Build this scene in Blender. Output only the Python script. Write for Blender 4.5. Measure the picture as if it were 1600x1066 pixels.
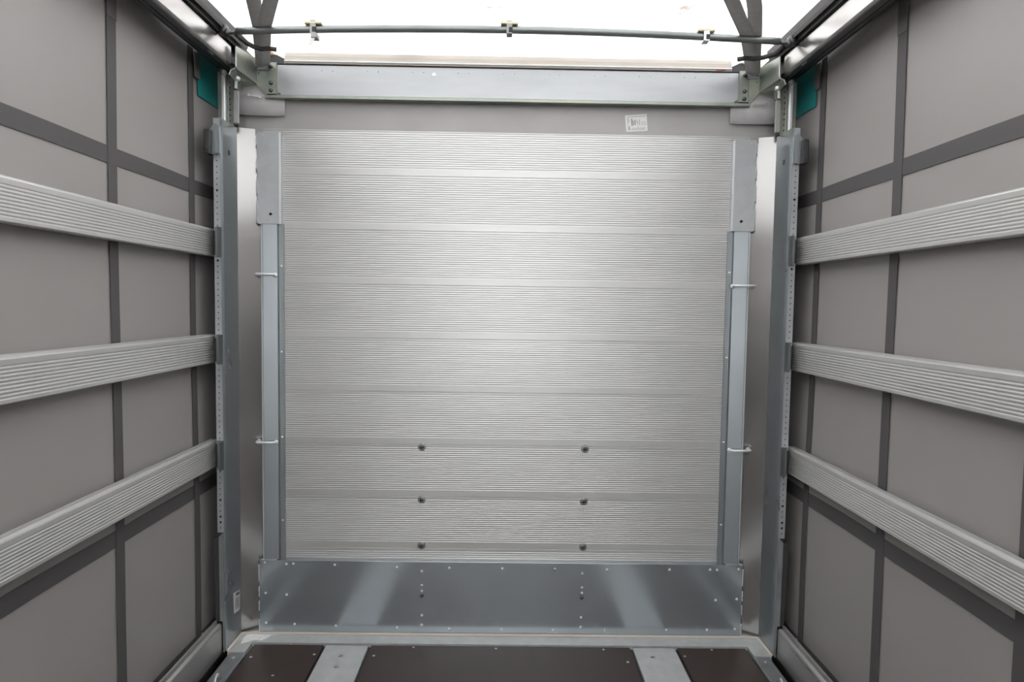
import bpy, bmesh, math, random
from mathutils import Vector, Matrix
random.seed(7)
for o in list(bpy.data.objects):
    bpy.data.objects.remove(o)
SC = bpy.context.scene
COL = SC.collection

# ---------------------------------------------------------------- camera
YAW, PITCH, ROLL, FPX = math.radians(.6106), math.radians(-3.2257), math.radians(.8322), 1015.86
CAM = Vector((0.0, 0.0, 1.48))
_f = Vector((math.sin(YAW)*math.cos(PITCH), math.cos(YAW)*math.cos(PITCH), math.sin(PITCH)))
_r0 = Vector((math.cos(YAW), -math.sin(YAW), 0)); _u0 = _r0.cross(_f)
_r = _r0*math.cos(ROLL) + _u0*math.sin(ROLL)
_u = _u0*math.cos(ROLL) - _r0*math.sin(ROLL)
cd = bpy.data.cameras.new('camera'); cam = bpy.data.objects.new('camera', cd); COL.objects.link(cam)
cd.sensor_width = 36.0; cd.sensor_fit = 'HORIZONTAL'; cd.lens = FPX/1600*36; cd.clip_start = .05; cd.clip_end = 300
cam.matrix_world = Matrix(((_r.x, _u.x, -_f.x, CAM.x), (_r.y, _u.y, -_f.y, CAM.y), (_r.z, _u.z, -_f.z, CAM.z), (0, 0, 0, 1)))
SC.camera = cam

# ---------------------------------------------------------------- overcast daylight
SKY = 6.0
w = bpy.data.worlds.new('overcast_sky'); SC.world = w; w.use_nodes = True
bg = w.node_tree.nodes['Background']
bg.inputs[0].default_value = (.98, .99, 1.0, 1); bg.inputs[1].default_value = SKY
SC.view_settings.view_transform = 'Standard'; SC.view_settings.look = 'None'
SC.view_settings.gamma = 1; SC.view_settings.use_curve_mapping = False
SC.view_settings.exposure = 0.2

# ---------------------------------------------------------------- helpers
def at(px, py, ax, v):
    d = _r*((px-800)/FPX) + _u*((533-py)/FPX) + _f
    i = 'xyz'.index(ax); t = (v-CAM[i])/d[i]
    return CAM + d*t
WLOC = {}
def reg(o, wl, parent):
    COL.objects.link(o)
    WLOC[o.name] = Vector(wl)
    if parent is not None:
        o.parent = parent; o.location = Vector(wl) - WLOC[parent.name]
    else:
        o.location = Vector(wl)
    return o
def tag(o, label=None, cat=None, group=None, kind=None):
    if label: o['label'] = label
    if cat: o['category'] = cat
    if group: o['group'] = group
    if kind: o['kind'] = kind
    return o
def empty(name, loc):
    return reg(bpy.data.objects.new(name, None), loc, None)
class MB:
    """collects shapes, builds one mesh object"""
    def __init__(s): s.bm = bmesh.new()
    def poly(s, vs, fs):
        b = [s.bm.verts.new(v) for v in vs]
        for f in fs:
            try: s.bm.faces.new([b[i] for i in f])
            except ValueError: pass
        return s
    def box(s, x0, x1, y0, y1, z0, z1, bev=0, seg=1):
        if x0 > x1: x0, x1 = x1, x0
        if y0 > y1: y0, y1 = y1, y0
        if z0 > z1: z0, z1 = z1, z0
        m = Matrix.Translation(((x0+x1)/2, (y0+y1)/2, (z0+z1)/2)) @ Matrix.Diagonal((x1-x0, y1-y0, z1-z0, 1))
        r = bmesh.ops.create_cube(s.bm, size=1, matrix=m)
        if bev:
            es = list({e for v in r['verts'] for e in v.link_edges})
            bmesh.ops.bevel(s.bm, geom=es, offset=bev, segments=seg, affect='EDGES', profile=.5)
        return s
    def prism(s, pts, axis, a, b):
        """closed 2D outline swept along an axis: axis x -> (y,z), y -> (x,z), z -> (x,y)"""
        def mk3(p, t):
            return {'x': (t, p[0], p[1]), 'y': (p[0], t, p[1]), 'z': (p[0], p[1], t)}[axis]
        n = len(pts)
        vs = [mk3(p, a) for p in pts] + [mk3(p, b) for p in pts]
        fs = [(i, (i+1) % n, n+(i+1) % n, n+i) for i in range(n)] + [tuple(range(n)), tuple(range(2*n-1, n-1, -1))]
        return s.poly(vs, fs)
    def sheet(s, pts, thick):
        """planar polygon in 3D given a thickness along its normal"""
        v = [Vector(p) for p in pts]
        nrm = Vector((0, 0, 0))
        for i in range(len(v)):
            nrm += (v[i]-v[0]).cross(v[(i+1) % len(v)]-v[0])
        nrm.normalize()
        n = len(v)
        vs = v + [p + nrm*thick for p in v]
        fs = [tuple(range(n)), tuple(range(2*n-1, n-1, -1))] + [(i, (i+1) % n, n+(i+1) % n, n+i) for i in range(n)]
        return s.poly(vs, fs)
    def tube(s, path, r, n=10, flat=None):
        """swept round (or flat w,t strap) section through points"""
        P = [Vector(p) for p in path]; rings = []
        for i, p in enumerate(P):
            d = (P[min(i+1, len(P)-1)] - P[max(i-1, 0)]).normalized()
            up = flat[2] if flat else Vector((0, 0, 1))
            if abs(d.dot(up)) > .95: up = Vector((1, 0, 0))
            a = d.cross(up).normalized(); b = a.cross(d).normalized()
            if flat:
                hw, ht = flat[0]/2, flat[1]/2
                q = [a*hw+b*ht, -a*hw+b*ht, -a*hw-b*ht, a*hw-b*ht]
            else:
                q = [a*r*math.cos(2*math.pi*k/n) + b*r*math.sin(2*math.pi*k/n) for k in range(n)]
            rings.append([p+c for c in q])
        m = len(rings[0]); vs = [v for rg in rings for v in rg]; fs = []
        for i in range(len(rings)-1):
            for k in range(m):
                fs.append((i*m+k, i*m+(k+1) % m, (i+1)*m+(k+1) % m, (i+1)*m+k))
        fs += [tuple(range(m)), tuple(range(len(vs)-1, len(vs)-m-1, -1))]
        return s.poly(vs, fs)
    def lathe(s, prof, c, axis, n=12):
        """prof (radius, height) turned about axis vector at c"""
        ax = Vector(axis).normalized()
        t = Vector((0, 0, 1)) if abs(ax.z) < .9 else Vector((1, 0, 0))
        a = ax.cross(t).normalized(); b = ax.cross(a)
        c = Vector(c); vs = []; fs = []
        for rr, h in prof:
            for k in range(n):
                vs.append(c + ax*h + (a*math.cos(2*math.pi*k/n) + b*math.sin(2*math.pi*k/n))*max(rr, 1e-5))
        for i in range(len(prof)-1):
            for k in range(n):
                fs.append((i*n+k, i*n+(k+1) % n, (i+1)*n+(k+1) % n, (i+1)*n+k))
        fs += [tuple(range(n)), tuple(range(len(vs)-1, len(vs)-n-1, -1))]
        return s.poly(vs, fs)
    def build(s, name, mat, parent=None, smooth=False, origin=None):
        bmesh.ops.recalc_face_normals(s.bm, faces=s.bm.faces)
        if origin is None:
            lo = [min(v.co[i] for v in s.bm.verts) for i in range(3)]; hi = [max(v.co[i] for v in s.bm.verts) for i in range(3)]
            origin = Vector(((lo[0]+hi[0])/2, (lo[1]+hi[1])/2, lo[2] if parent is None else (lo[2]+hi[2])/2))
        origin = Vector(origin)
        for v in s.bm.verts: v.co -= origin
        me = bpy.data.meshes.new(name); s.bm.to_mesh(me); s.bm.free()
        if smooth:
            for p in me.polygons: p.use_smooth = True
        me.materials.append(mat)
        return reg(bpy.data.objects.new(name, me), origin, parent)
def inst(name, me, loc, parent, rot=None):
    o = bpy.data.objects.new(name, me); reg(o, loc, parent)
    if rot: o.rotation_euler = rot
    return o
def tmpl(f, mat, smooth=True):
    m = MB(); f(m); bmesh.ops.recalc_face_normals(m.bm, faces=m.bm.faces)
    me = bpy.data.meshes.new('piece'); m.bm.to_mesh(me); m.bm.free(); me.materials.append(mat)
    if smooth:
        for p in me.polygons: p.use_smooth = True
    return me
def perf(mb, org, ud, vd, wd, w, L, holes, t, n=8):
    """plate w x L with real holes. holes: (u, v, r) sorted by v; org corner; ud, vd unit dirs; wd thickness dir"""
    O, U, V, W = Vector(org), Vector(ud), Vector(vd), Vector(wd)
    def q(u, v, k): return O + U*u + V*v + W*(t*k)
    cuts = [0.0]
    for i in range(len(holes)-1): cuts.append((holes[i][1]+holes[i+1][1])/2)
    cuts.append(L)
    for i, (hu, hv, r) in enumerate(holes):
        a, b = cuts[i], cuts[i+1]
        out = [(0, a), (hu, a), (w, a), (w, hv), (w, b), (hu, b), (0, b), (0, hv)]
        inn = [(hu + r*math.cos(math.radians(g)), hv + r*math.sin(math.radians(g))) for g in (225, 270, 315, 0, 45, 90, 135, 180)]
        vs = [q(u, v, 0) for u, v in out+inn] + [q(u, v, 1) for u, v in out+inn]
        fs = []
        for k in range(8):
            k2 = (k+1) % 8
            fs += [(k, k2, 8+k2, 8+k), (16+k, 24+k, 24+k2, 16+k2), (8+k, 8+k2, 24+k2, 24+k)]
        for k in (2, 3, 6, 7):
            fs.append((k, (k+1) % 8, 16+(k+1) % 8, 16+k))
        if i == 0: fs += [(0, 1, 17, 16), (1, 2, 18, 17)]
        if i == len(holes)-1: fs += [(4, 5, 21, 20), (5, 6, 22, 21)]
        mb.poly(vs, fs)

# ---------------------------------------------------------------- materials
def mat(name, base, rough=.5, metal=0.0, var=None, scale=8, stretch=(1, 1, 1), rvar=0, bump=0, bscale=200, spec=.5, detail=3):
    m = bpy.data.materials.new(name); m.use_nodes = True
    nt = m.node_tree; b = nt.nodes['Principled BSDF']
    b.inputs['Base Color'].default_value = (*base, 1); b.inputs['Roughness'].default_value = rough
    b.inputs['Metallic'].default_value = metal; b.inputs['Specular IOR Level'].default_value = spec
    if var or rvar or bump:
        tc = nt.nodes.new('ShaderNodeNewGeometry'); mp = nt.nodes.new('ShaderNodeMapping')
        mp.inputs['Scale'].default_value = stretch
        nt.links.new(tc.outputs['Position'], mp.inputs['Vector'])
        nz = nt.nodes.new('ShaderNodeTexNoise'); nz.inputs['Scale'].default_value = scale; nz.inputs['Detail'].default_value = detail
        nt.links.new(mp.outputs[0], nz.inputs['Vector'])
        if var:
            cr = nt.nodes.new('ShaderNodeValToRGB')
            cr.color_ramp.elements[0].position = .35; cr.color_ramp.elements[1].position = .65
            cr.color_ramp.elements[0].color = (*base, 1); cr.color_ramp.elements[1].color = (*var, 1)
            nt.links.new(nz.outputs['Fac'], cr.inputs[0]); nt.links.new(cr.outputs[0], b.inputs['Base Color'])
        if rvar:
            mr = nt.nodes.new('ShaderNodeMapRange')
            mr.inputs['From Min'].default_value = .3; mr.inputs['From Max'].default_value = .7
            mr.inputs['To Min'].default_value = rough-rvar; mr.inputs['To Max'].default_value = rough+rvar
            nt.links.new(nz.outputs['Fac'], mr.inputs['Value']); nt.links.new(mr.outputs[0], b.inputs['Roughness'])
        if bump:
            n2 = nt.nodes.new('ShaderNodeTexNoise'); n2.inputs['Scale'].default_value = bscale
            nt.links.new(mp.outputs[0], n2.inputs['Vector'])
            bp = nt.nodes.new('ShaderNodeBump'); bp.inputs['Strength'].default_value = bump; bp.inputs['Distance'].default_value = .002
            nt.links.new(n2.outputs['Fac'], bp.inputs['Height']); nt.links.new(bp.outputs[0], b.inputs['Normal'])
    return m
M = {}
M['galv'] = mat('galvanised_steel', (.37, .405, .425), .30, .82, (.39, .425, .44), 4, rvar=.015)
M['galv_bright'] = mat('bright_galvanised', (.50, .52, .535), .40, .72, (.54, .56, .575), 30, rvar=.05)
M['kick'] = mat('smooth_zinc_sheet', (.41, .45, .475), .2, .76, (.43, .47, .495), 6, rvar=.02)
M['facet'] = mat('polished_sheet', (.36, .352, .345), .16, .85, (.38, .372, .365), 5, stretch=(1, 1, .8), rvar=.02)
M['zinc'] = mat('yellow_zinc', (.25, .28, .26), .36, .8, (.33, .34, .28), 16, rvar=.08)
M['board'] = mat('anodised_aluminium', (.53, .528, .522), .36, .55, (.545, .543, .537), 3, stretch=(.3, 1, 6), rvar=.03)
M['rail'] = mat('rail_aluminium', (.60, .595, .58), .36, .55, (.63, .625, .61), 3, stretch=(1, .3, 8), rvar=.04)
M['beam'] = mat('polished_aluminium_beam', (.40, .385, .375), .2, .85, (.37, .36, .35), 5, rvar=.03)
M['track'] = mat('grey_track', (.10, .098, .098), .4, .3)
M['rubber'] = mat('black_rubber_and_shade', (.012, .011, .011), .6)
M['curtain'] = mat('grey_pvc_curtain', (.333, .316, .305), .42, 0, (.343, .326, .315), 2.5, rvar=.03, bump=.03, bscale=500)
M['curtain_front'] = mat('grey_pvc_front', (.35, .338, .33), .45, 0, (.38, .368, .36), 5, rvar=.04)
M['flap'] = mat('pale_grey_flap', (.60, .585, .585), .5, 0, (.54, .53, .53), 18)
M['strap'] = mat('dark_webbing', (.092, .087, .087), .6)
M['roofstrap'] = mat('grey_webbing', (.36, .355, .35), .65, 0, (.33, .325, .32), 40)
M['holder'] = mat('holder_steel', (.17, .178, .183), .4, .6)
M['web'] = mat('header_web_zinc', (.375, .385, .40), .40, .75, (.41, .42, .43), 12, stretch=(.4, 1, 2), rvar=.05)
M['tab'] = mat('tab_webbing', (.135, .128, .126), .6)
M['side'] = mat('zinc_side_sheet', (.385, .42, .44), .28, .7, (.40, .435, .455), 3, rvar=.01)
M['white'] = mat('white_plastic', (.9, .9, .9), .5)
M['webbing'] = mat('grey_webbing_strap', (.55, .54, .53), .65, 0, (.50, .49, .48), 40)
M['profile'] = mat('dull_aluminium', (.46, .45, .44), .30, .7, (.50, .49, .48), 4, stretch=(1, .4, 6), rvar=.03)
M['teal'] = mat('teal_pvc', (.02, .27, .26), .4)
M['ply'] = mat('film_faced_plywood', (.036, .019, .016), .42, 0, (.040, .026, .023), 9, stretch=(2, .6, 1), rvar=.06)
M['strip'] = mat('galvanised_floor_strip', (.50, .51, .51), .5, .4, (.57, .58, .58), 20, rvar=.06)
M['dark'] = mat('dark_steel_and_shade', (.035, .036, .038), .55)
M['midsteel'] = mat('weathered_steel', (.26, .27, .275), .45, .6, (.32, .33, .335), 14, rvar=.08)
M['seal'] = mat('beige_sealant', (.50, .455, .41), .6)
M['smear'] = mat('white_sealant', (.92, .91, .89), .6, 0, (.76, .75, .74), 90)
M['weld'] = mat('bright_weld_and_lit_edge', (.78, .79, .80), .4, .5)
M['bolt'] = mat('dark_bolt', (.10, .10, .10), .35, .8)
M['bow'] = mat('galvanised_tube', (.24, .26, .255), .4, .7)
M['cream'] = mat('cream_profile', (.46, .42, .37), .45, 0, (.42, .38, .34), 12, stretch=(.4, 1, 3))
M['paper'] = mat('label_paper', (.70, .69, .67), .55)
M['ink'] = mat('label_ink', (.16, .16, .16), .6)
M['clip'] = mat('yellowish_clip', (.62, .58, .40), .5)
M['rust'] = mat('brown_cap', (.42, .24, .11), .6)
M['ground'] = mat('asphalt_yard', (.16, .155, .15), .9, 0, (.20, .195, .19), 3)
# roof sheet: translucent white tarpaulin with brownish water stains
m = bpy.data.materials.new('translucent_roof_sheet'); m.use_nodes = True; nt = m.node_tree; nt.nodes.clear()
out = nt.nodes.new('ShaderNodeOutputMaterial'); mx = nt.nodes.new('ShaderNodeMixShader'); df = nt.nodes.new('ShaderNodeBsdfDiffuse'); tl = nt.nodes.new('ShaderNodeBsdfTranslucent')
ge = nt.nodes.new('ShaderNodeNewGeometry'); nz = nt.nodes.new('ShaderNodeTexNoise'); nz.inputs['Scale'].default_value = 5.5; nz.inputs['Detail'].default_value = 8; nz.inputs['Roughness'].default_value = .65
cr = nt.nodes.new('ShaderNodeValToRGB'); cr.color_ramp.elements[0].position = .53; cr.color_ramp.elements[0].color = (.87, .865, .86, 1)
cr.color_ramp.elements[1].position = .71; cr.color_ramp.elements[1].color = (.25, .222, .205, 1)
nt.links.new(ge.outputs['Position'], nz.inputs['Vector']); nt.links.new(nz.outputs['Fac'], cr.inputs[0])
nt.links.new(cr.outputs[0], df.inputs['Color']); nt.links.new(cr.outputs[0], tl.inputs['Color'])
mx.inputs[0].default_value = .42
nt.links.new(df.outputs[0], mx.inputs[1]); nt.links.new(tl.outputs[0], mx.inputs[2]); nt.links.new(mx.outputs[0], out.inputs[0])
M['roof'] = m

REAR = -10.7
YF = 2.85          # face of the bulkhead boards
A = 1.20           # inner face of the side slats
XC = 1.25          # curtain

# ================================================================ SETTING
tag(MB().box(-9, 9, REAR-14, 8, -1.30, -1.25).build('ground', M['ground']), 'grey asphalt yard under the trailer', 'ground', kind='structure')

# ---- floor
fl = tag(MB().box(-1.262, 1.262, REAR, 2.95, -.20, -.14).box(-1.075, 1.075, REAR, 2.745, -.14, -.014).build('floor', M['dark']),
         'dark plywood trailer floor with pale metal strips', 'floor', kind='structure')
S0, S1 = .571, .753
for a, b in ((-1.062, -S1-.012), (-S0+.012, S0-.012), (S1+.012, 1.062)):
    MB().box(a, b, REAR, 2.736, -.014, 0, .0015).build('plywood_panel', M['ply'], fl)
for a in (-1, 1):
    MB().box(a*S0, a*S1, REAR, 2.732, -.014, .0015, .0012).build('metal_strip', M['strip'], fl)
# front ledge plate between the pillars, L-shaped at both ends
MB().prism([(-1.150, 2.668), (-1.075, 2.668), (-1.075, 2.745), (1.075, 2.745), (1.075, 2.668), (1.150, 2.668), (1.150, 2.84), (1.075, 2.875), (-1.075, 2.875), (-1.150, 2.84)], 'z', -.03, .004).build('front_ledge', M['strip'], fl)
MB().tube([(-1.150, 2.672, .006), (-1.149, 2.815, .006), (-1.085, 2.822, .007), (-1.06, 2.818, .007), (0, 2.818, .007), (1.06, 2.818, .007), (1.085, 2.822, .007), (1.149, 2.815, .006), (1.150, 2.672, .006)], .007, 8).build('sealant_bead', M['seal'], fl, True)
sm = MB()
pts = [(376, 1006), (380, 998), (385, 992), (396, 990), (401, 987), (412, 985.5), (420, 988), (436, 989), (435, 991.5), (424, 993), (416, 998), (408, 1001), (398, 1000), (388, 1003)]
sm.sheet([at(x, y, 'z', .0042) for x, y in pts], .0018)
sm.build('sealant_smear', M['smear'], fl)
scr = tmpl(lambda m: m.lathe([(.006, 0), (.006, .0012), (.004, .0018)], (0, 0, 0), (0, 0, 1), 10), M['galv_bright'])
for px, py in [(455, 1007), (491, 1023), (646, 1012), (775, 1014), (943, 1015.5), (584, 1025), (981, 1035), (392, 1027), (1112, 1016), (1070, 1026), (426, 1056)]:
    p = at(px, py, 'z', 0); inst('screw', scr, (p.x, p.y, 0), fl)
dim = tmpl(lambda m: m.lathe([(.010, 0), (.009, .0008), (.006, .0004)], (0, 0, 0), (0, 0, 1), 12), M['galv'])
for px, py in [(533, 1026), (526, 1043), (1020, 1028)]:
    p = at(px, py, 'z', 0); inst('dimple', dim, (p.x, p.y, .0015), fl)

# ---- roof sheet
NX, NY = 28, 60
def roofz(x, y):
    z = 2.552 + .022*(1-(x/1.1)**2)
    t = max(0, min(1, (y-2.55)/.33)); t = t*t*(3-2*t)
    z = z*(1-t) + (2.546+.006*(1-(x/1.1)**2))*t
    return z + .004*math.sin(y*5.1)*math.cos(x*3.3)
ys = [2.885 - 0.06*i for i in range(26)]; ys += [ys[-1] + (REAR-ys[-1])*k/34 for k in range(1, 35)]
vs = [(-1.255 + 2.51*i/NX, y, roofz(-1.255 + 2.51*i/NX, y)) for y in ys for i in range(NX+1)]
fs = [(j*(NX+1)+i, j*(NX+1)+i+1, (j+1)*(NX+1)+i+1, (j+1)*(NX+1)+i) for j in range(len(ys)-1) for i in range(NX)]
tag(MB().poly(vs, fs).build('ceiling', M['roof'], None, True), 'white translucent roof tarpaulin letting the daylight through', 'ceiling', kind='structure')

# ---- bulkhead: backing plus ribbed aluminium boards
wf = tag(MB().box(-1.255, 1.255, 2.90, 2.925, -.14, 2.56).build('wall_front', M['curtain_front']), 'trailer front bulkhead clad in ribbed aluminium boards', 'wall', kind='structure')
PITCHB = .2344
def board_profile(zt, h, nrib):
    d = .0010; p = .0094
    pr = [(YF+.0018, zt), (YF, zt-.0014)]
    z = zt - (h - nrib*p - .0262)
    for k in range(nrib):
        pr += [(YF, z), (YF+d, z-.0016), (YF+d, z-.0032), (YF, z-.0052)]
        z -= p
    zb = zt-h
    pr += [(YF, zb+.0012), (YF+.0018, zb)]
    pr += [(YF+.024, zb), (YF+.024, zt)]
    return pr
zt = 2.2185; hs = [.1912] + [PITCHB]*8
for i, h in enumerate(hs):
    MB().prism(board_profile(zt, h, 17 if i == 0 else 21), 'x', -1.052, 1.052).build('board', M['board'], wf)
    zt -= h
bolt_me = tmpl(lambda m: m.lathe([(.0085, 0), (.0085, .003), (.0075, .006), (.0045, .0085), (0, .009)], (0, 0, 0), (0, -1, 0), 14), M['bolt'])
wash_me = tmpl(lambda m: m.lathe([(.0175, 0), (.0175, .0015), (.0165, .002)], (0, 0, 0), (0, -1, 0), 20), mat('steel_washer', (.30, .30, .29), .45, .7))
for x in (-.361, .361):
    for z in (.845, .608, .4005):
        wa = inst('washer', wash_me, (x, YF-.0002, z), wf); inst('bolt', bolt_me, (x, YF-.002, z), wa)
# grey cloth above the boards and the two pale corner flaps
MB().box(-1.16, 1.16, 2.853, 2.857, 2.19, 2.50).build('tarp_strip', M['curtain_front'], wf)
for s in (-1, 1):
    n = 10; g = []
    for k in range(n+1):
        t = k/n; x = s*(1.152 - t*.197); y = 2.826 + .012*t + .003*math.sin(t*9)
        g += [(x, y, 2.410), (x, y-.003, 2.345), (x, y, 2.272 - .004*math.sin(t*3.1))]
    fp = MB(); vv = g + [(a, b+.0025, c) for a, b, c in g]; o = 3*(n+1); ff = []
    for k in range(n):
        for j in range(2):
            ff += [(k*3+j, k*3+3+j, k*3+4+j, k*3+1+j), (o+k*3+j, o+k*3+1+j, o+k*3+4+j, o+k*3+3+j)]
        ff += [(k*3+2, k*3+5, o+k*3+5, o+k*3+2), (k*3, o+k*3, o+k*3+3, k*3+3)]
    fp.poly(vv, ff)
    f = fp.build('tarp_flap', M['flap'], wf, True)
    a, b = ((388, 148), (406, 151.5)) if s < 0 else ((1180, 164.5), (1197, 163))
    pa, pb = at(*a, 'y', 2.817), at(*b, 'y', 2.817)
    st = MB().tube([pa, pb], 0, flat=(.006, .0015, Vector((0, -1, 0))))
    for q in (pa, pb): st.lathe([(.006, 0), (.006, .002), (.003, .003)], q+Vector((0, .001, 0)), (0, -1, 0), 10)
    st.build('cable_loop', M['paper'] if s < 0 else M['cream'], f)

# ---- side curtains
def cx(y, z):
    return XC + .0035*math.sin(y*3.7+z*1.3)*math.sin(z*2.9+.6) + .0015*math.sin(y*11+z*2)
def ribbon(mb, s, y0, y1, z0, z1, off, ny, nz, th=.0015):
    vs = []; N = (ny+1)*(nz+1)
    for k in (0, 1):
        for j in range(nz+1):
            for i in range(ny+1):
                y = y0+(y1-y0)*i/ny; z = z0+(z1-z0)*j/nz
                vs.append((s*(cx(y, z)-off+k*th), y, z))
    fs = []
    for j in range(nz):
        for i in range(ny):
            a = j*(ny+1)+i
            fs += [(a, a+1, a+ny+2, a+ny+1), (N+a, N+a+ny+1, N+a+ny+2, N+a+1)]
    for i in range(ny):
        a = nz*(ny+1)+i; fs += [(i, N+i, N+i+1, i+1), (a, a+1, N+a+1, N+a)]
    for j in range(nz):
        a = j*(ny+1); b = a+ny; fs += [(a, a+ny+1, N+a+ny+1, N+a), (b, N+b, N+b+ny+1, b+ny+1)]
    mb.poly(vs, fs)
    return mb
riv_side = {}
for s, nm in ((-1, 'left'), (1, 'right')):
    wl = ribbon(MB(), s, 0.6, 2.93, -.14, 2.50, 0, 60, 50, .004)
    wl.box(s*XC, s*(XC+.004), REAR, 0.6, -.14, 2.50)
    wl = tag(wl.build('wall_'+nm, M['curtain'], None, True), f'grey tarpaulin side curtain on the {nm} with dark straps', 'curtain', kind='structure')
    for yc, hw in ((2.617, .021), (2.095, .0235), (1.50, .0235), (.98, .0235)):
        ribbon(MB(), s, yc-hw, yc+hw, .05, 2.47, .0045, 2, 50).build('vertical_strap', M['strap'], wl)
    for z0, z1 in ((1.904, 1.958), (.677, .732)):
        ribbon(MB(), s, .6, 2.90, z0, z1, .003, 60, 2).build('horizontal_band', M['strap'], wl)
    ribbon(MB(), s, .6, 2.90, -.05, .105, .003, 60, 2).build('bottom_band', M['strap'], wl)
    ribbon(MB(), s, 2.672, 2.915, 2.300, 2.49, .0062, 6, 6).build('corner_patch', M['teal'], wl)
    for yc in (2.655, 2.095):
        if yc > 2.5: q = MB().box(s*(XC-.012), s*(XC-.009), yc-.022, yc+.022, 2.36, 2.46, .001)
        else: q = ribbon(MB(), s, yc-.0245, yc+.0245, 2.355, 2.47, .0065, 2, 4)
        q.build('hanger_tab', M['tab'], wl)
    rv = tmpl(lambda m: m.lathe([(.008, 0), (.007, .003), (.003, .005)], (0, 0, 0), (-s, 0, 0), 10), M['galv_bright'])
    for yy, zz in ((2.648, .088), (2.631, .077)):
        inst('rivet', rv, (s*(XC-.005), yy, zz), wl)

# ================================================================ CORNER PILLARS
SIDE = {-1: 'left', 1: 'right'}
tinyriv = [(353, 422), (357.6, 422), (361, 456), (353, 582), (358, 581), (357, 629.5), (357.6, 650), (357.6, 667), (358, 684), (358, 701), (360, 780), (360, 800), (360.5, 816), (358, 828), (361, 833), (361.7, 841), (361, 849), (358.5, 844), (363, 874), (360, 877), (353, 351), (358, 352), (361, 353), (359, 912), (360, 950)]
for s in (-1, 1):
    X = lambda v: s*v
    pil = empty('corner_pillar', (X(1.16), 2.75, 0))
    tag(pil, f'galvanised corner pillar with perforated flange at the {SIDE[s]} front corner', 'pillar')
    # side plate, folded to the facet
    MB().prism([(X(1.161), 2.672), (X(1.158), 2.672), (X(1.156), 2.69), (X(1.1545), 2.826), (X(1.1585), 2.828), (X(1.161), 2.70)], 'z', .004, 2.2135).build('side_plate', M['side'], pil)
    MB().prism([(X(1.1555), 2.8255), (X(1.050), 2.868), (X(1.050), 2.871), (X(1.1570), 2.8285)], 'z', .004, 2.2165).build('facet_plate', M['facet'], pil)
    # perforated flange
    fb = MB(); z0, z1 = .512, 2.2125
    hl = []; z = .02
    while z < z1-z0-.012:
        big = any(abs(z0+z-q) < .012 for q in (1.915, 1.635, .55, .59, .64))
        hl.append((.0140, z, .0055 if big else .0030)); z += .0236
    perf(fb, (X(1.161), 2.674, z0), (s, 0, 0), (0, 0, 1), (0, 1, 0), .027, z1-z0, hl, .003)
    fb.box(X(1.161), X(1.158), 2.6725, 2.677, z0, z1)
    fb.build('perforated_flange', M['galv_bright'], pil)
    MB().box(X(1.163), X(1.188), 2.690, 2.694, .0, 2.20).build('shadow_plate', M['dark'], pil)  # added dark backing so the flange holes read as shadowed
    # lower outer strip with chamfered top
    MB().prism([(X(1.161), .0), (X(1.167), .0), (X(1.168), .135), (X(1.179), .135), (X(1.181), .493), (X(1.176), .50), (X(1.163), .515), (X(1.161), .515)], 'y', 2.668, 2.672).build('lower_strip', M['midsteel'], pil)
    MB().prism([(X(1.178), .132), (X(1.198), .132), (X(1.2045), .47), (X(1.199), .488), (X(1.180), .496)], 'y', 2.671, 2.675).build('lower_wing', M['dark'], pil)
    # slat holders
    for zc in (1.716, 1.280, .841):
        hd = MB().box(X(1.156), X(1.181), 2.664, 2.668, zc-.062, zc+.060, .001).box(X(1.156), X(1.159), 2.63, 2.668, zc-.060, zc+.058)
        hd = hd.build('slat_holder', M['holder'], pil)
        MB().box(X(1.1815), X(1.1885), 2.666, 2.672, zc-.052, zc+.045).build('holder_gap', M['rubber'], hd)
    # latch block high on the flange
    lp = MB().prism([(X(1.160), 2.068), (X(1.188), 2.064), (X(1.190), 2.165), (X(1.174), 2.188), (X(1.160), 2.178)], 'y', 2.655, 2.672)
    lp = lp.build('latch_plate', M['galv'], pil)
    MB().box(X(1.184), X(1.206), 2.63, 2.672, 2.062, 2.158, .003).box(X(1.189), X(1.201), 2.626, 2.631, 2.075, 2.145, .001).build('latch_block', M['dark'], lp)
    # rivets and the dark bolt on the side plate
    rb = MB()
    for px, py in tinyriv:
        p = at(px, py, 'x', -1.157)
        rb.lathe([(.0030, -.001), (.0030, .0016), (.0015, .0026)], (X(1.1575), p.y, p.z), (-s, 0, 0), 6)
    tag(rb.build('rivets', M['galv_bright'], pil), 'tiny bright rivets', kind='stuff')
    p = at(357, 239, 'x', -1.157)
    MB().lathe([(.011, -.002), (.011, .003), (.006, .004), (.005, .001), (0, .001)], (X(1.157), p.y, p.z), (-s, 0, 0), 14).build('bolt', M['bolt'], pil)
    # upper post joining the pillar to the roof corner
    up = MB(); hl = [(.011, .02+.0225*k, .0034) for k in range(9)]
    perf(up, (X(1.160), 2.745, 2.20), (-s, 0, 0), (0, 0, 1), (0, 1, 0), .026, .215, hl, .003)
    up.box(X(1.195), X(1.178), 2.738, 2.742, 2.19, 2.415)
    up.build('slotted_post', M['zinc'], pil)
    MB().box(X(1.197), X(1.128), 2.756, 2.759, 2.214, 2.44).build('slot_shade_plate', M['dark'], pil)  # dark plate added behind the slots to keep them from showing light
    MB().box(X(1.178), X(1.162), 2.728, 2.748, 2.19, 2.415, .004, 2).build('post_edge', M['weld'], pil)
    MB().lathe([(.009, 0), (.010, .002), (.010, .055), (.008, .058)], (X(1.121), 2.735, 2.345), (0, 0, 1), 12).box(X(1.133), X(1.105), 2.743, 2.749, 2.343, 2.40).build('post_cap', M['zinc'], pil)
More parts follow.
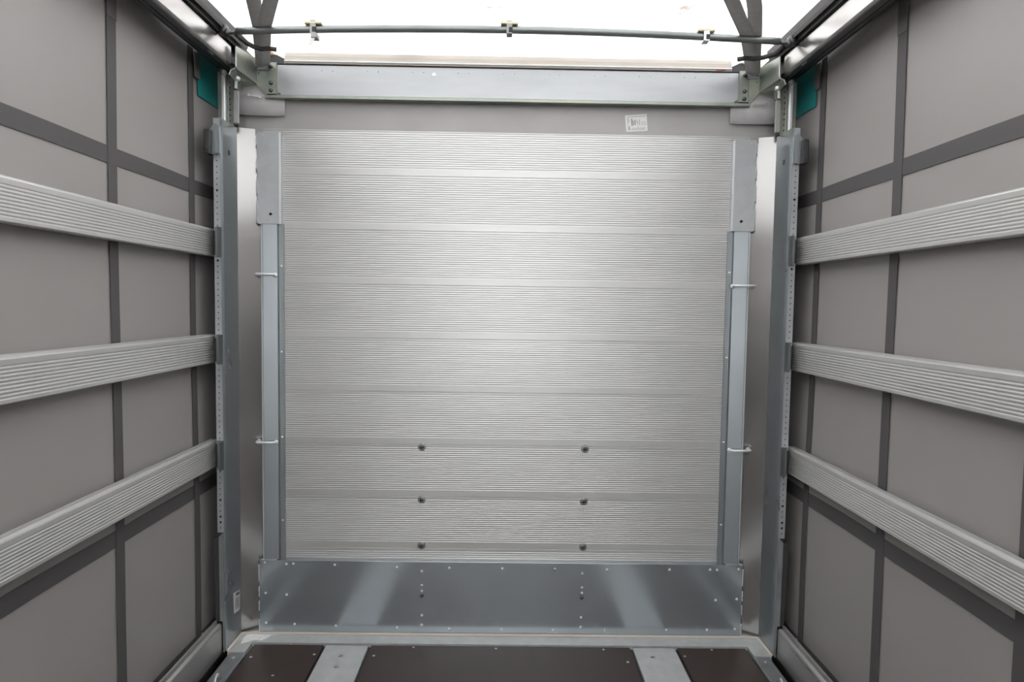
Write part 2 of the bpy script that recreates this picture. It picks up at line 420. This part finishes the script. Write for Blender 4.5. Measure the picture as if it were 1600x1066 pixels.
    MB().box(X(1.134), X(1.112), 2.742, 2.752, 2.21, 2.352, .003).build('grey_pole', M['roofstrap'], pil)

# ================================================================ VERTICAL CHANNELS, UPPER BOXES, GRAB HANDLES
csr = tmpl(lambda m: m.lathe([(.0052, 0), (.0048, .002), (.002, .0032)], (0, 0, 0), (0, -1, 0), 10), M['weld'])
for s in (-1, 1):
    X = lambda v: s*v
    ch = empty('cover_channel', (X(1.02), 2.84, .32))
    tag(ch, f'tall galvanised channel strip along the {SIDE[s]} edge of the ribbed boards', 'metal strip')
    MB().prism([(X(1.052), 2.86), (X(1.0505), 2.823), (X(1.046), 2.820), (X(.986), 2.826), (X(.983), 2.840), (X(.987), 2.86)], 'z', .340, 1.815).build('channel', M['galv'], ch)
    MB().box(X(1.0525), X(1.0495), 2.818, 2.83, .340, 1.815).build('bright_edge', M['weld'], ch)  # brighter strip painting the lit edge of the channel
    MB().box(X(.986), X(.9625), 2.842, 2.8485, .322, 1.812, .0008).build('flange', M['galv'], ch)
    for py in (416, 550, 683, 813):
        p = at(439.5, py, 'y', 2.842); inst('screw', csr, (X(.975), 2.842, p.z), ch)
    bx = empty('reinforcement_box', (X(1.03), 2.82, 1.81))
    tag(bx, f'flat galvanised cover box at the top {SIDE[s]} corner of the boards', 'metal box')
    a = at(401.5, 206, 'y', 2.815); b = at(437, 350, 'y', 2.815)
    x0, x1 = abs(a.x), abs(b.x); zt, zb = a.z, b.z
    hx, hz = abs(at(422.8, 334.5, 'y', 2.815).x), at(422.8, 334.5, 'y', 2.815).z
    bm_ = MB()
    perf(bm_, (X(x0), 2.815, zb), (-s, 0, 0), (0, 0, 1), (0, 1, 0), x0-x1, zt-zb, [(x0-hx, hz-zb, .0065)], .004)
    bm_.box(X(x0), X(x0-.004), 2.819, 2.85, zb, zt).box(X(x1), X(x1+.004), 2.819, 2.86, zb, zt).box(X(x0), X(x1), 2.819, 2.86, zt-.004, zt).box(X(x0), X(x1), 2.819, 2.86, zb, zb+.004)
    bm_.build('box_shell', M['galv_bright'], bx)
    MB().box(X(x1+.002), X(x1-.0015), 2.8135, 2.832, zb, zt, .0008).build('bright_edge', M['weld'], bx)
    wd = MB()
    for z0, z1 in ((zt-.055, zt-.008), (zt-.16, zt-.11), (zt-.24, zt-.19), (zb+.005, zb+.10), (zb+.13, zb+.155)):
        n = 7
        wd.tube([(X(x0+.002+.0015*random.random()), 2.822+.003*random.random(), z0+(z1-z0)*k/n) for k in range(n+1)], .0045, 6)
    tag(wd.build('weld_bead', M['weld'], bx, True), kind='stuff')
    bl = MB()
    for px, py in ((410.5, 211), (409, 313)):
        p = at(px, py, 'y', 2.815); bl.lathe([(.0028, 0), (.0015, .002)], (X(abs(p.x)), 2.8155, p.z), (0, -1, 0), 6)
    tag(bl.build('weld_dot', M['weld'], bx), kind='stuff')
    hpx = [((398, 428.5), (427, 428.5)), ((399, 692), (428, 692))] if s < 0 else [((1148, 446.5), (1181, 447)), ((1143, 705), (1174, 705))]
    for k, (a, b) in enumerate(hpx):
        pa, pb = at(*a, 'y', 2.80), at(*b, 'y', 2.80)
        z = (pa.z+pb.z)/2
        xo, xi = (abs(pa.x), abs(pb.x)) if s < 0 else (abs(pb.x), abs(pa.x))
        h = MB().tube([(X(xo), 2.845, z-.002), (X(xo-.001), 2.812, z), (X(xo-.008), 2.800, z), (X(xi+.008), 2.800, z), (X(xi+.001), 2.806, z), (X(xi), 2.825, z-.002)], .0058, 10)
        g = h.build('grab_handle', M['weld'], None, True)
        tag(g, f'{"upper" if k == 0 else "lower"} bent steel grab handle welded beside the {SIDE[s]} channel', 'handle', 'grab handles beside the channels')
        for xx, yy in ((xo, 2.846), (xi, 2.826)):
            MB().lathe([(.011, 0), (.010, .004), (.006, .007)], (X(xx), yy, z-.003), (0, -1, 0), 10).build('weld_bead', M['weld'], g, True)

# ================================================================ KICK PLATE
YK = 2.822
a = at(406, 874, 'y', YK); b = at(1161.5, 885, 'y', YK)
KX = (abs(a.x)+abs(b.x))/2; KZ = (a.z+b.z)/2
kp = empty('kick_plate', (0, YK, .005))
tag(kp, 'wide smooth zinc kick plate along the foot of the front wall', 'plate')
MB().box(-KX, KX, YK, YK+.004, .006, KZ, .0008).box(-KX, KX, YK+.004, 2.849, KZ-.004, KZ-.001).box(-KX, -KX+.003, YK+.004, 2.85, .006, KZ-.004).box(KX, KX-.003, YK+.004, 2.85, .006, KZ-.004).build('plate_sheet', M['kick'], kp)
rk = tmpl(lambda m: m.lathe([(.0058, 0), (.0054, .002), (.0035, .0036), (0, .0042)], (0, 0, 0), (0, -1, 0), 12), M['weld'])
rows = [(413.5, 879.5), (458, 881), (523, 883), (620, 886.5), (702, 888), (785, 889), (867, 889.7), (948.5, 890.5), (1046, 890.5), (1109.5, 890.5), (1154, 890),
        (416, 973.5), (460.5, 975.5), (524.5, 978), (620.5, 981), (702, 983), (783.5, 984.5), (864, 985), (945, 985.5), (1041, 984.5), (1104.5, 984.5), (1148, 983.5),
        (415, 927), (448, 929.5), (447.5, 881.5), (1151, 936.5), (1118, 938), (1120.5, 891)]
rows += [(659, 893), (659, 915), (659, 924), (659, 962), (659, 977), (910, 896.5), (909.3, 918.5), (909, 927), (907.8, 965), (907.3, 980)]
for px, py in rows:
    p = at(px, py, 'y', YK); inst('rivet', rk, (p.x, YK, p.z), kp)
for px, py in ((659, 930.5), (908.5, 934)):
    p = at(px, py, 'y', YK); inst('dark_bolt', bolt_me, (p.x, YK, p.z), kp)
wd = MB()
for s in (-1, 1):
    for z0, z1 in ((.24, .315), (.17, .215), (.105, .15), (.01, .065)):
        wd.tube([(s*(KX+.001+.0015*random.random()), YK+.004+.002*random.random(), z0+(z1-z0)*k/7) for k in range(8)], .0042, 6)
    wd.tube([(s*(KX-.01-.008*k), YK+.006+.002*random.random(), KZ+.0005) for k in range(9)], .0036, 6)
tag(wd.build('weld_bead', M['weld'], kp, True), kind='stuff')

# ================================================================ HEADER BEAM
YH = 2.828; KH = YH/2.785
a = at(800, 155.5, 'y', YH).z; HB = a; HT = at(800, 108, 'y', YH).z
HX = .976*KH
hb = empty('header_beam', (0, YH, HB-.02))
tag(hb, 'long galvanised header beam across the top of the front wall', 'beam')
web = MB(); hl = []
hx = -.93
k = 0
base = at(716, 118, 'y', YH).x; step = (at(1069, 126, 'y', YH).x - base)/5; gap = at(733, 119, 'y', YH).x - base
xs = sorted([base+step*j+e for j in range(-12, 13) for e in (0, gap)])
xs = [x for x in xs if -.91 < x < .945]
hl = [(HT-HB-.022, x+HX, .0022) for x in xs]
perf(web, (-HX, YH, HB), (0, 0, 1), (1, 0, 0), (0, 1, 0), HT-HB, 2*HX, hl, .004)
web.build('web', M['web'], hb)
MB().prism([(YH+.002, HB+.004), (YH-.010, HB-.001), (YH-.015, HB-.004), (YH-.015, HB-.014), (YH-.012, HB-.017), (YH+.015, HB-.017), (YH+.015, HB+.004)], 'x', -1.014*KH, 1.014*KH).build('bottom_lip', M['zinc'], hb)
MB().box(-HX, HX, YH+.004, YH+.06, HT-.004, HT).box(-HX, HX, YH+.012, YH+.05, HT, HT+.012).build('top_flange', M['dark'], hb)
MB().prism([(YH-.010, HT+.004), (YH-.012, HT+.016), (YH-.006, HT+.019), (YH-.004, HT+.036), (YH+.001, HT+.052), (YH+.05, HT+.056), (YH+.05, HT+.004)], 'x', -.935*KH, .935*KH).build('rim_profile', M['cream'], hb)
MB().box(-.935*KH, .935*KH, YH-.0145, YH-.0095, HT+.009, HT+.0165, .0015).build('rim_seal', M['strip'], hb)
for s in (-1, 1):
    X = lambda v: s*v*KH
    ep = MB().box(X(1.012), X(.972), YH-.012, YH-.006, HB+.002, HT+.006, .001).box(X(.972), X(.967), YH-.012, YH+.004, HB+.002, HT+.006)
    ep = ep.build('end_plate', M['zinc'], hb)
    for zz in (HB+.016, HB+.047, HT-.012):
        inst('bolt', bolt_me, (X(.990), YH-.012, zz), ep)
    MB().box(X(.95), X(.962), YH-.018, YH-.006, HB+.001, HB+.010, .003).build('stop_tab', M['zinc'], hb)
    MB().prism([(X(1.01), HT+.004), (X(.935), HT+.004), (X(.935), HT+.024), (X(.97), HT+.042), (X(1.01), HT+.046)], 'y', YH, YH+.05).build('end_cover', M['dark'], hb)
    MB().box(X(1.006), X(.982), YH-.012, YH+.03, HT+.036, HT+.052, .004).build('end_cap', M['rust'] if s < 0 else M['clip'], hb)
p = at(678, 117, 'y', YH)
MB().lathe([(.009, 0), (.008, .002), (.004, .003)], (p.x, YH, p.z), (0, -1, 0), 12).build('white_plug', M['white'], hb)
p = at(1126, 109, 'y', YH-.012)
MB().box(p.x-.02, p.x+.02, YH-.0155, YH-.010, p.z-.002, p.z+.002, .001).build('red_tape', mat('red_tape', (.45, .06, .03), .5), hb)

# ================================================================ ROOF CORNER BRACKETS
for s in (-1, 1):
    X = lambda v: s*v
    def L(px, py, y):                      # read on the left corner, mirrored to the right
        p = at(px, py, 'y', y); return Vector((X(-p.x), p.y, p.z))
    br = empty('roof_corner_bracket', (X(1.08), 2.73, 2.36))
    tag(br, f'folded galvanised bracket joining header and roof beam at the {SIDE[s]} corner', 'bracket')
    tl_, bl_ = L(368, 72, 2.665), L(368, 107.5, 2.665)
    brr, trr = L(400, 131.5, 2.815), L(400, 92, 2.815)
    MB().sheet([tl_, bl_, brr, trr], .004).build('side_plate', M['zinc'], br)
    MB().sheet([bl_, L(361, 109, 2.665), L(358, 116, 2.665), L(364, 122, 2.70), L(376, 135, 2.80), brr], .004).build('bottom_flange', M['zinc'], br)
    MB().sheet([brr, L(400, 102, 2.815), L(417, 102, 2.815), L(417, 151, 2.815)], .004).build('gusset', M['zinc'], br)
    MB().tube([L(358, 116, 2.66), L(361, 109, 2.66), L(366, 107.5, 2.66), L(368.5, 104, 2.66), L(368.5, 73, 2.66)], .003, 8).build('folded_edge', M['galv_bright'], br)
    q = L(371.5, 121, 2.70)
    MB().lathe([(.010, 0), (.010, .012), (.006, .014)], q, (0, -.3, -1), 6).build('bolt', M['weld'], br)
    q = L(404, 114.5, 2.812)
    MB().lathe([(.003, -.002), (.003, .003)], q, (0, -1, 0), 8).build('screw', M['bolt'], br)
    q = L(349, 113, 2.68)
    MB().lathe([(.007, -.012), (.011, -.004), (.011, .004), (.007, .012)], q, (.4*s, -1, 0), 10).build('roller', M['midsteel'], br)

# ================================================================ ROOF SIDE BEAMS
for s in (-1, 1):
    X = lambda v: s*v
    sb = empty('roof_side_beam', (X(1.18), 1.0, 2.41))
    tag(sb, f'polished aluminium roof beam with dark curtain track above the {SIDE[s]} curtain', 'beam')
    MB().prism([(X(1.112), 2.418), (X(1.1085), 2.422), (X(1.1085), 2.490), (X(1.112), 2.497), (X(1.150), 2.497), (X(1.150), 2.45), (X(1.128), 2.446), (X(1.128), 2.418), (X(1.118), 2.4145)], 'y', REAR, 2.664).build('beam_profile', M['beam'], sb)
    tr = [(1.128, 2.446), (1.136, 2.446), (1.138, 2.428), (1.166, 2.431), (1.170, 2.436), (1.170, 2.452), (1.180, 2.452), (1.180, 2.438), (1.196, 2.440), (1.200, 2.446), (1.200, 2.470), (1.212, 2.470), (1.214, 2.452), (1.224, 2.454), (1.226, 2.49), (1.245, 2.50), (1.245, 2.52), (1.128, 2.52)]
    MB().prism([(X(x), z) for x, z in tr], 'y', REAR, 2.895).build('curtain_track', M['track'], sb)
    MB().box(X(1.098), X(1.245), REAR, 2.895, 2.4975, 2.525).build('roof_edge_shade', M['rubber'], sb)  # black box standing in for the shaded void under the roof edge
    MB().prism([(X(1.073), 2.545), (X(1.079), 2.522), (X(1.084), 2.510), (X(1.087), 2.511), (X(1.083), 2.524), (X(1.10), 2.54)], 'y', REAR, 2.76).build('roof_hem', M['strap'], sb)
    rl = tmpl(lambda m: m.lathe([(.006, -.006), (.008, 0), (.006, .006)], (0, 0, 0), (0, 1, 0), 10), M['galv_bright'])
    for yy in (2.555, 2.535):
        inst('curtain_roller', rl, (X(1.133), yy, 2.424), sb)

# ================================================================ ROOF BOW
bow = empty('roof_bow', (0, 2.56, 2.50))
tag(bow, 'round galvanised roof bow tube running across under the white tarpaulin', 'tube')
def bowz(x): return 2.509 + .0235*(1-(x/1.043)**2)
MB().tube([(x, 2.56, bowz(x)) for x in [-1.043+2.086*k/24 for k in range(25)]], .0138, 14).build('bow_tube', M['bow'], bow, True)
for s in (-1, 1):
    X = lambda v: s*v
    j = MB().tube([(X(1.040), 2.56, 2.506), (X(1.062), 2.555, 2.500), (X(1.085), 2.55, 2.504)], .008, 8)
    j.lathe([(.020, -.012), (.022, -.006), (.022, .006), (.018, .012)], (X(1.090), 2.545, 2.508), (X(.3), -1, 0), 12)
    j.lathe([(.014, -.010), (.016, 0), (.012, .010)], (X(1.074), 2.545, 2.497), (0, -1, .2), 10)
    j.build('end_joint', M['bolt'], bow, True)
for px, py, kind in ((489, 46, 1), (796, 43, 2), (1104, 58, 0)):
    p = at(px, py, 'y', 2.545); x = p.x; zc = bowz(x)
    c = MB().box(x-.033, x+.033, 2.540, 2.575, zc+.0145, zc+.024, .0015).build('clip', M['clip'], bow)
    MB().box(x-.011, x+.011, 2.5405, 2.5445, zc-.018, zc+.028, .001).box(x-.011, x+.011, 2.5405, 2.578, zc-.021, zc-.0175).build('clip_band', M['weld'] if kind == 0 else M['roofstrap'], c)
    MB().box(x-.002, x+.012, 2.5385, 2.5405, zc-.016, zc+.002).build('clip_tongue', M['rubber'], c)
    if kind == 1:
        t = MB().box(x-.008, x+.016, 2.5395, 2.577, zc-.037, zc-.0205, .001)
        t.build('band_block', M['roofstrap'], c)
        MB().sheet([(x+.008, 2.545, zc-.038), (x-.013, 2.545, zc-.038), (x-.019, 2.543, zc-.060), (x-.014, 2.543, zc-.068), (x-.002, 2.543, zc-.060)], .0015).build('band_tail', M['paper'], c)

# ================================================================ ROOF STRAPS
def strap(name, path, w_, t_, m_, label, group):
    Q = [Vector(p) for p in path]
    return tag(MB().tube(Q, 0, flat=(w_, t_, Vector((0, 0, 1)))).build(name, m_, None, True), label, 'strap', group)
for s in (-1, 1):
    X = lambda v: s*v
    da, db, dc, dd = (0, 0, 0, 0) if s < 0 else (.010, .020, .034, .040)
    strap('roof_strap', [(X(1.044), 2.812, 2.466), (X(1.033), 2.790, 2.478), (X(.958-da), 2.56, 2.5275), (X(.890-dc), 2.325, 2.527), (X(.60-dc*4), 1.44, 2.540)], .050, .0016, M['webbing'],
          f'grey webbing roof strap nearer the {SIDE[s]} beam of the crossed pair above the corner', 'roof straps at the front corners')
    strap('roof_strap', [(X(1.036), 2.814, 2.462), (X(1.025), 2.790, 2.4755), (X(.938-db), 2.56, 2.5245), (X(.828-dd), 2.325, 2.524), (X(.45-dd*4), 1.44, 2.537)], .050, .0016, M['webbing'],
          f'grey webbing roof strap leaning toward the roof centre from the {SIDE[s]} corner', 'roof straps at the front corners')
    fx = MB().box(X(1.060), X(1.014), 2.806, 2.812, 2.450, 2.474, .002).lathe([(.006, 0), (.006, .008)], (X(1.060), 2.806, 2.466), (0, -1, 0), 8).lathe([(.006, 0), (.006, .008)], (X(1.016), 2.806, 2.462), (0, -1, 0), 8)
    tag(fx.build('strap_anchor', M['midsteel'], None), f'small bolted plate holding the roof straps at the {SIDE[s]} corner', 'anchor')
    pp = [(366, 50), (376, 60), (386, 67.5), (396, 73), (407, 76.5), (420, 76), (432, 77.5)] if s < 0 else [(1228, 68), (1219, 78), (1210, 85.5), (1203, 87), (1192, 90), (1178, 92), (1165, 91), (1152, 93)]
    P = [at(x, y, 'y', 2.60 + .006*k) for k, (x, y) in enumerate(pp)]
    tb = MB().tube([p for p in P], 0, flat=(.018, .004, Vector((0, -1, .2))))
    tag(tb.build('rubber_tie', M['rubber'], None, True), f'black rubber tie slung over the roof straps at the {SIDE[s]} corner', 'tie strap', 'rubber ties on the roof straps')

# ================================================================ SIDE SLATS
def slat_profile(s, z0, h):
    a = A; pr = []
    top = z0+h
    pr += [(a+.004, z0), (a, z0+.003), (a, z0+.012)]
    n = 9; p = (h-.012-.020)/n; z = z0+.012
    for k in range(n):
        pr += [(a+.0014, z+.0020), (a+.0014, z+.0046), (a, z+p-.0032), (a, z+p)]
        z += p
    pr += [(a, top-.010), (a+.002, top-.006), (a+.009, top-.0015), (a+.016, top-.0015), (a+.017, top-.006), (a+.022, top-.006), (a+.023, top), (a+.028, top), (a+.028, z0)]
    return [(s*x, zz) for x, zz in pr]
for s in (-1, 1):
    for nm, z0, h in (('upper', 1.6590, .1150), ('middle', 1.2207, .1190), ('lower', .7835, .1152)):
        o = MB().prism(slat_profile(s, z0, h), 'y', -.7, 2.715).build('side_slat', M['rail'])
        tag(o, f'{nm} ribbed aluminium side slat in front of the {SIDE[s]} curtain', 'slat', 'side slats along the curtains')
        MB().box(s*(A+.001), s*(A+.027), 2.715, 2.718, z0+.004, z0+h-.012).build('end_cap', M['rubber'], o)

# ================================================================ BOTTOM SIDE PROFILES, EDGE RAILS
for s in (-1, 1):
    X = lambda v: s*v
    pr = [(1.170, .002), (1.170, .026)]
    z = .031
    for k in range(8):
        pr += [(1.170, z), (1.1703, z+.002), (1.1703, z+.004), (1.170, z+.006)]; z += .0100
    pr += [(1.170, .117), (1.172, .123), (1.181, .129), (1.184, .124), (1.188, .124), (1.190, .139), (1.195, .141), (1.203, .135), (1.203, .002)]
    sp = MB().prism([(X(x), zz) for x, zz in pr], 'y', -3.0, 2.664).build('bottom_side_profile', M['profile'])
    tag(sp, f'low aluminium side board along the foot of the {SIDE[s]} curtain', 'side board')
    er = empty('floor_edge_rail', (X(1.105), 1.5, -.03))
    tag(er, f'grey steel floor edge rail with lashing ring along the {SIDE[s]} floor edge', 'rail')
    MB().prism([(X(1.141), -.06), (X(1.141), -.004), (X(1.137), .001), (X(1.082), .001), (X(1.078), -.003), (X(1.072), -.003), (X(1.070), -.06)], 'y', REAR, 2.664).build('rail_profile', M['midsteel'], er)
    MB().lathe([(.008, 0), (.007, .0025), (.003, .0035)], (X(1.108), 2.628, .001), (0, 0, 1), 12).build('bolt', M['galv_bright'], er)
    c = at(342, 1056, 'z', 0.0); yc = 2.47
    MB().lathe([(.030, 0), (.027, .004), (.018, .0045), (.015, .002), (.012, .001)], (X(1.106), yc, .001), (0, 0, 1), 18).build('ring_cup', M['midsteel'], er)
    MB().tube([(X(1.100+.006*math.cos(g)), yc-.016+.030*math.cos(g), .004+.022*math.sin(g)) for g in [math.pi*k/10 for k in range(11)]], .0042, 8).build('lashing_ring', M['weld'], er, True)

# ================================================================ STICKERS
c = [at(976.5, 180.5, 'y', 2.8515), at(1010.3, 178.2, 'y', 2.8515), at(1012, 204.5, 'y', 2.8515), at(978.7, 206.5, 'y', 2.8515)]
def quad_at(C, u0, u1, v0, v1, lift):
    def q(u, v):
        a = C[0].lerp(C[1], u); b = C[3].lerp(C[2], u); return a.lerp(b, v)
    n = (C[1]-C[0]).cross(C[3]-C[0]).normalized()
    if n.dot(CAM-C[0]) < 0: n = -n
    return [q(u0, v0)+n*lift, q(u1, v0)+n*lift, q(u1, v1)+n*lift, q(u0, v1)+n*lift]
def sticker(C, marks, label):
    o = MB().sheet(quad_at(C, 0, 1, 0, 1, 0), .0006)
    o = tag(o.build('paper_label', M['paper']), label, 'label')
    ik = MB()
    for mk_ in marks: ik.sheet(quad_at(C, *mk_, .0011), .0001)
    tag(ik.build('print', M['ink'], o), 'small grey print', kind='stuff')
mk1 = [(.10, .95, .10, .12), (.09, .10, .1, .95), (.14, .16, .22, .45), (.13, .17, .72, .90), (.145, .165, .62, .72)]
mk1 += [(.27, .31, .22, .66), (.33, .35, .30, .62), (.38, .40, .35, .62), (.43, .46, .30, .62), (.52, .54, .35, .50), (.56, .57, .45, .62), (.63, .65, .30, .62)]
mk1 += [(.25+.055*k, .265+.055*k, .80-.02*(k % 3), .93) for k in range(12)] + [(.70, .95, .45+.08*k, .465+.08*k) for k in range(3)] + [(.56, .57, .66, .8)]
sticker(c, mk1, 'white printed paper label on the grey cloth above the boards')
c2 = [at(363.5, 927.5, 'x', -1.1555), at(373.8, 921.5, 'x', -1.1552), at(373.2, 952.5, 'x', -1.1548), at(365, 959.5, 'x', -1.1551)]
for v in c2: v.x += .003
mk2 = [(.35, .9, .06, .20)] + [(.2, .85, .32+.06*k, .345+.06*k) for k in range(9)]
sticker(c2, mk2, 'white printed paper label on the left pillar near the floor')
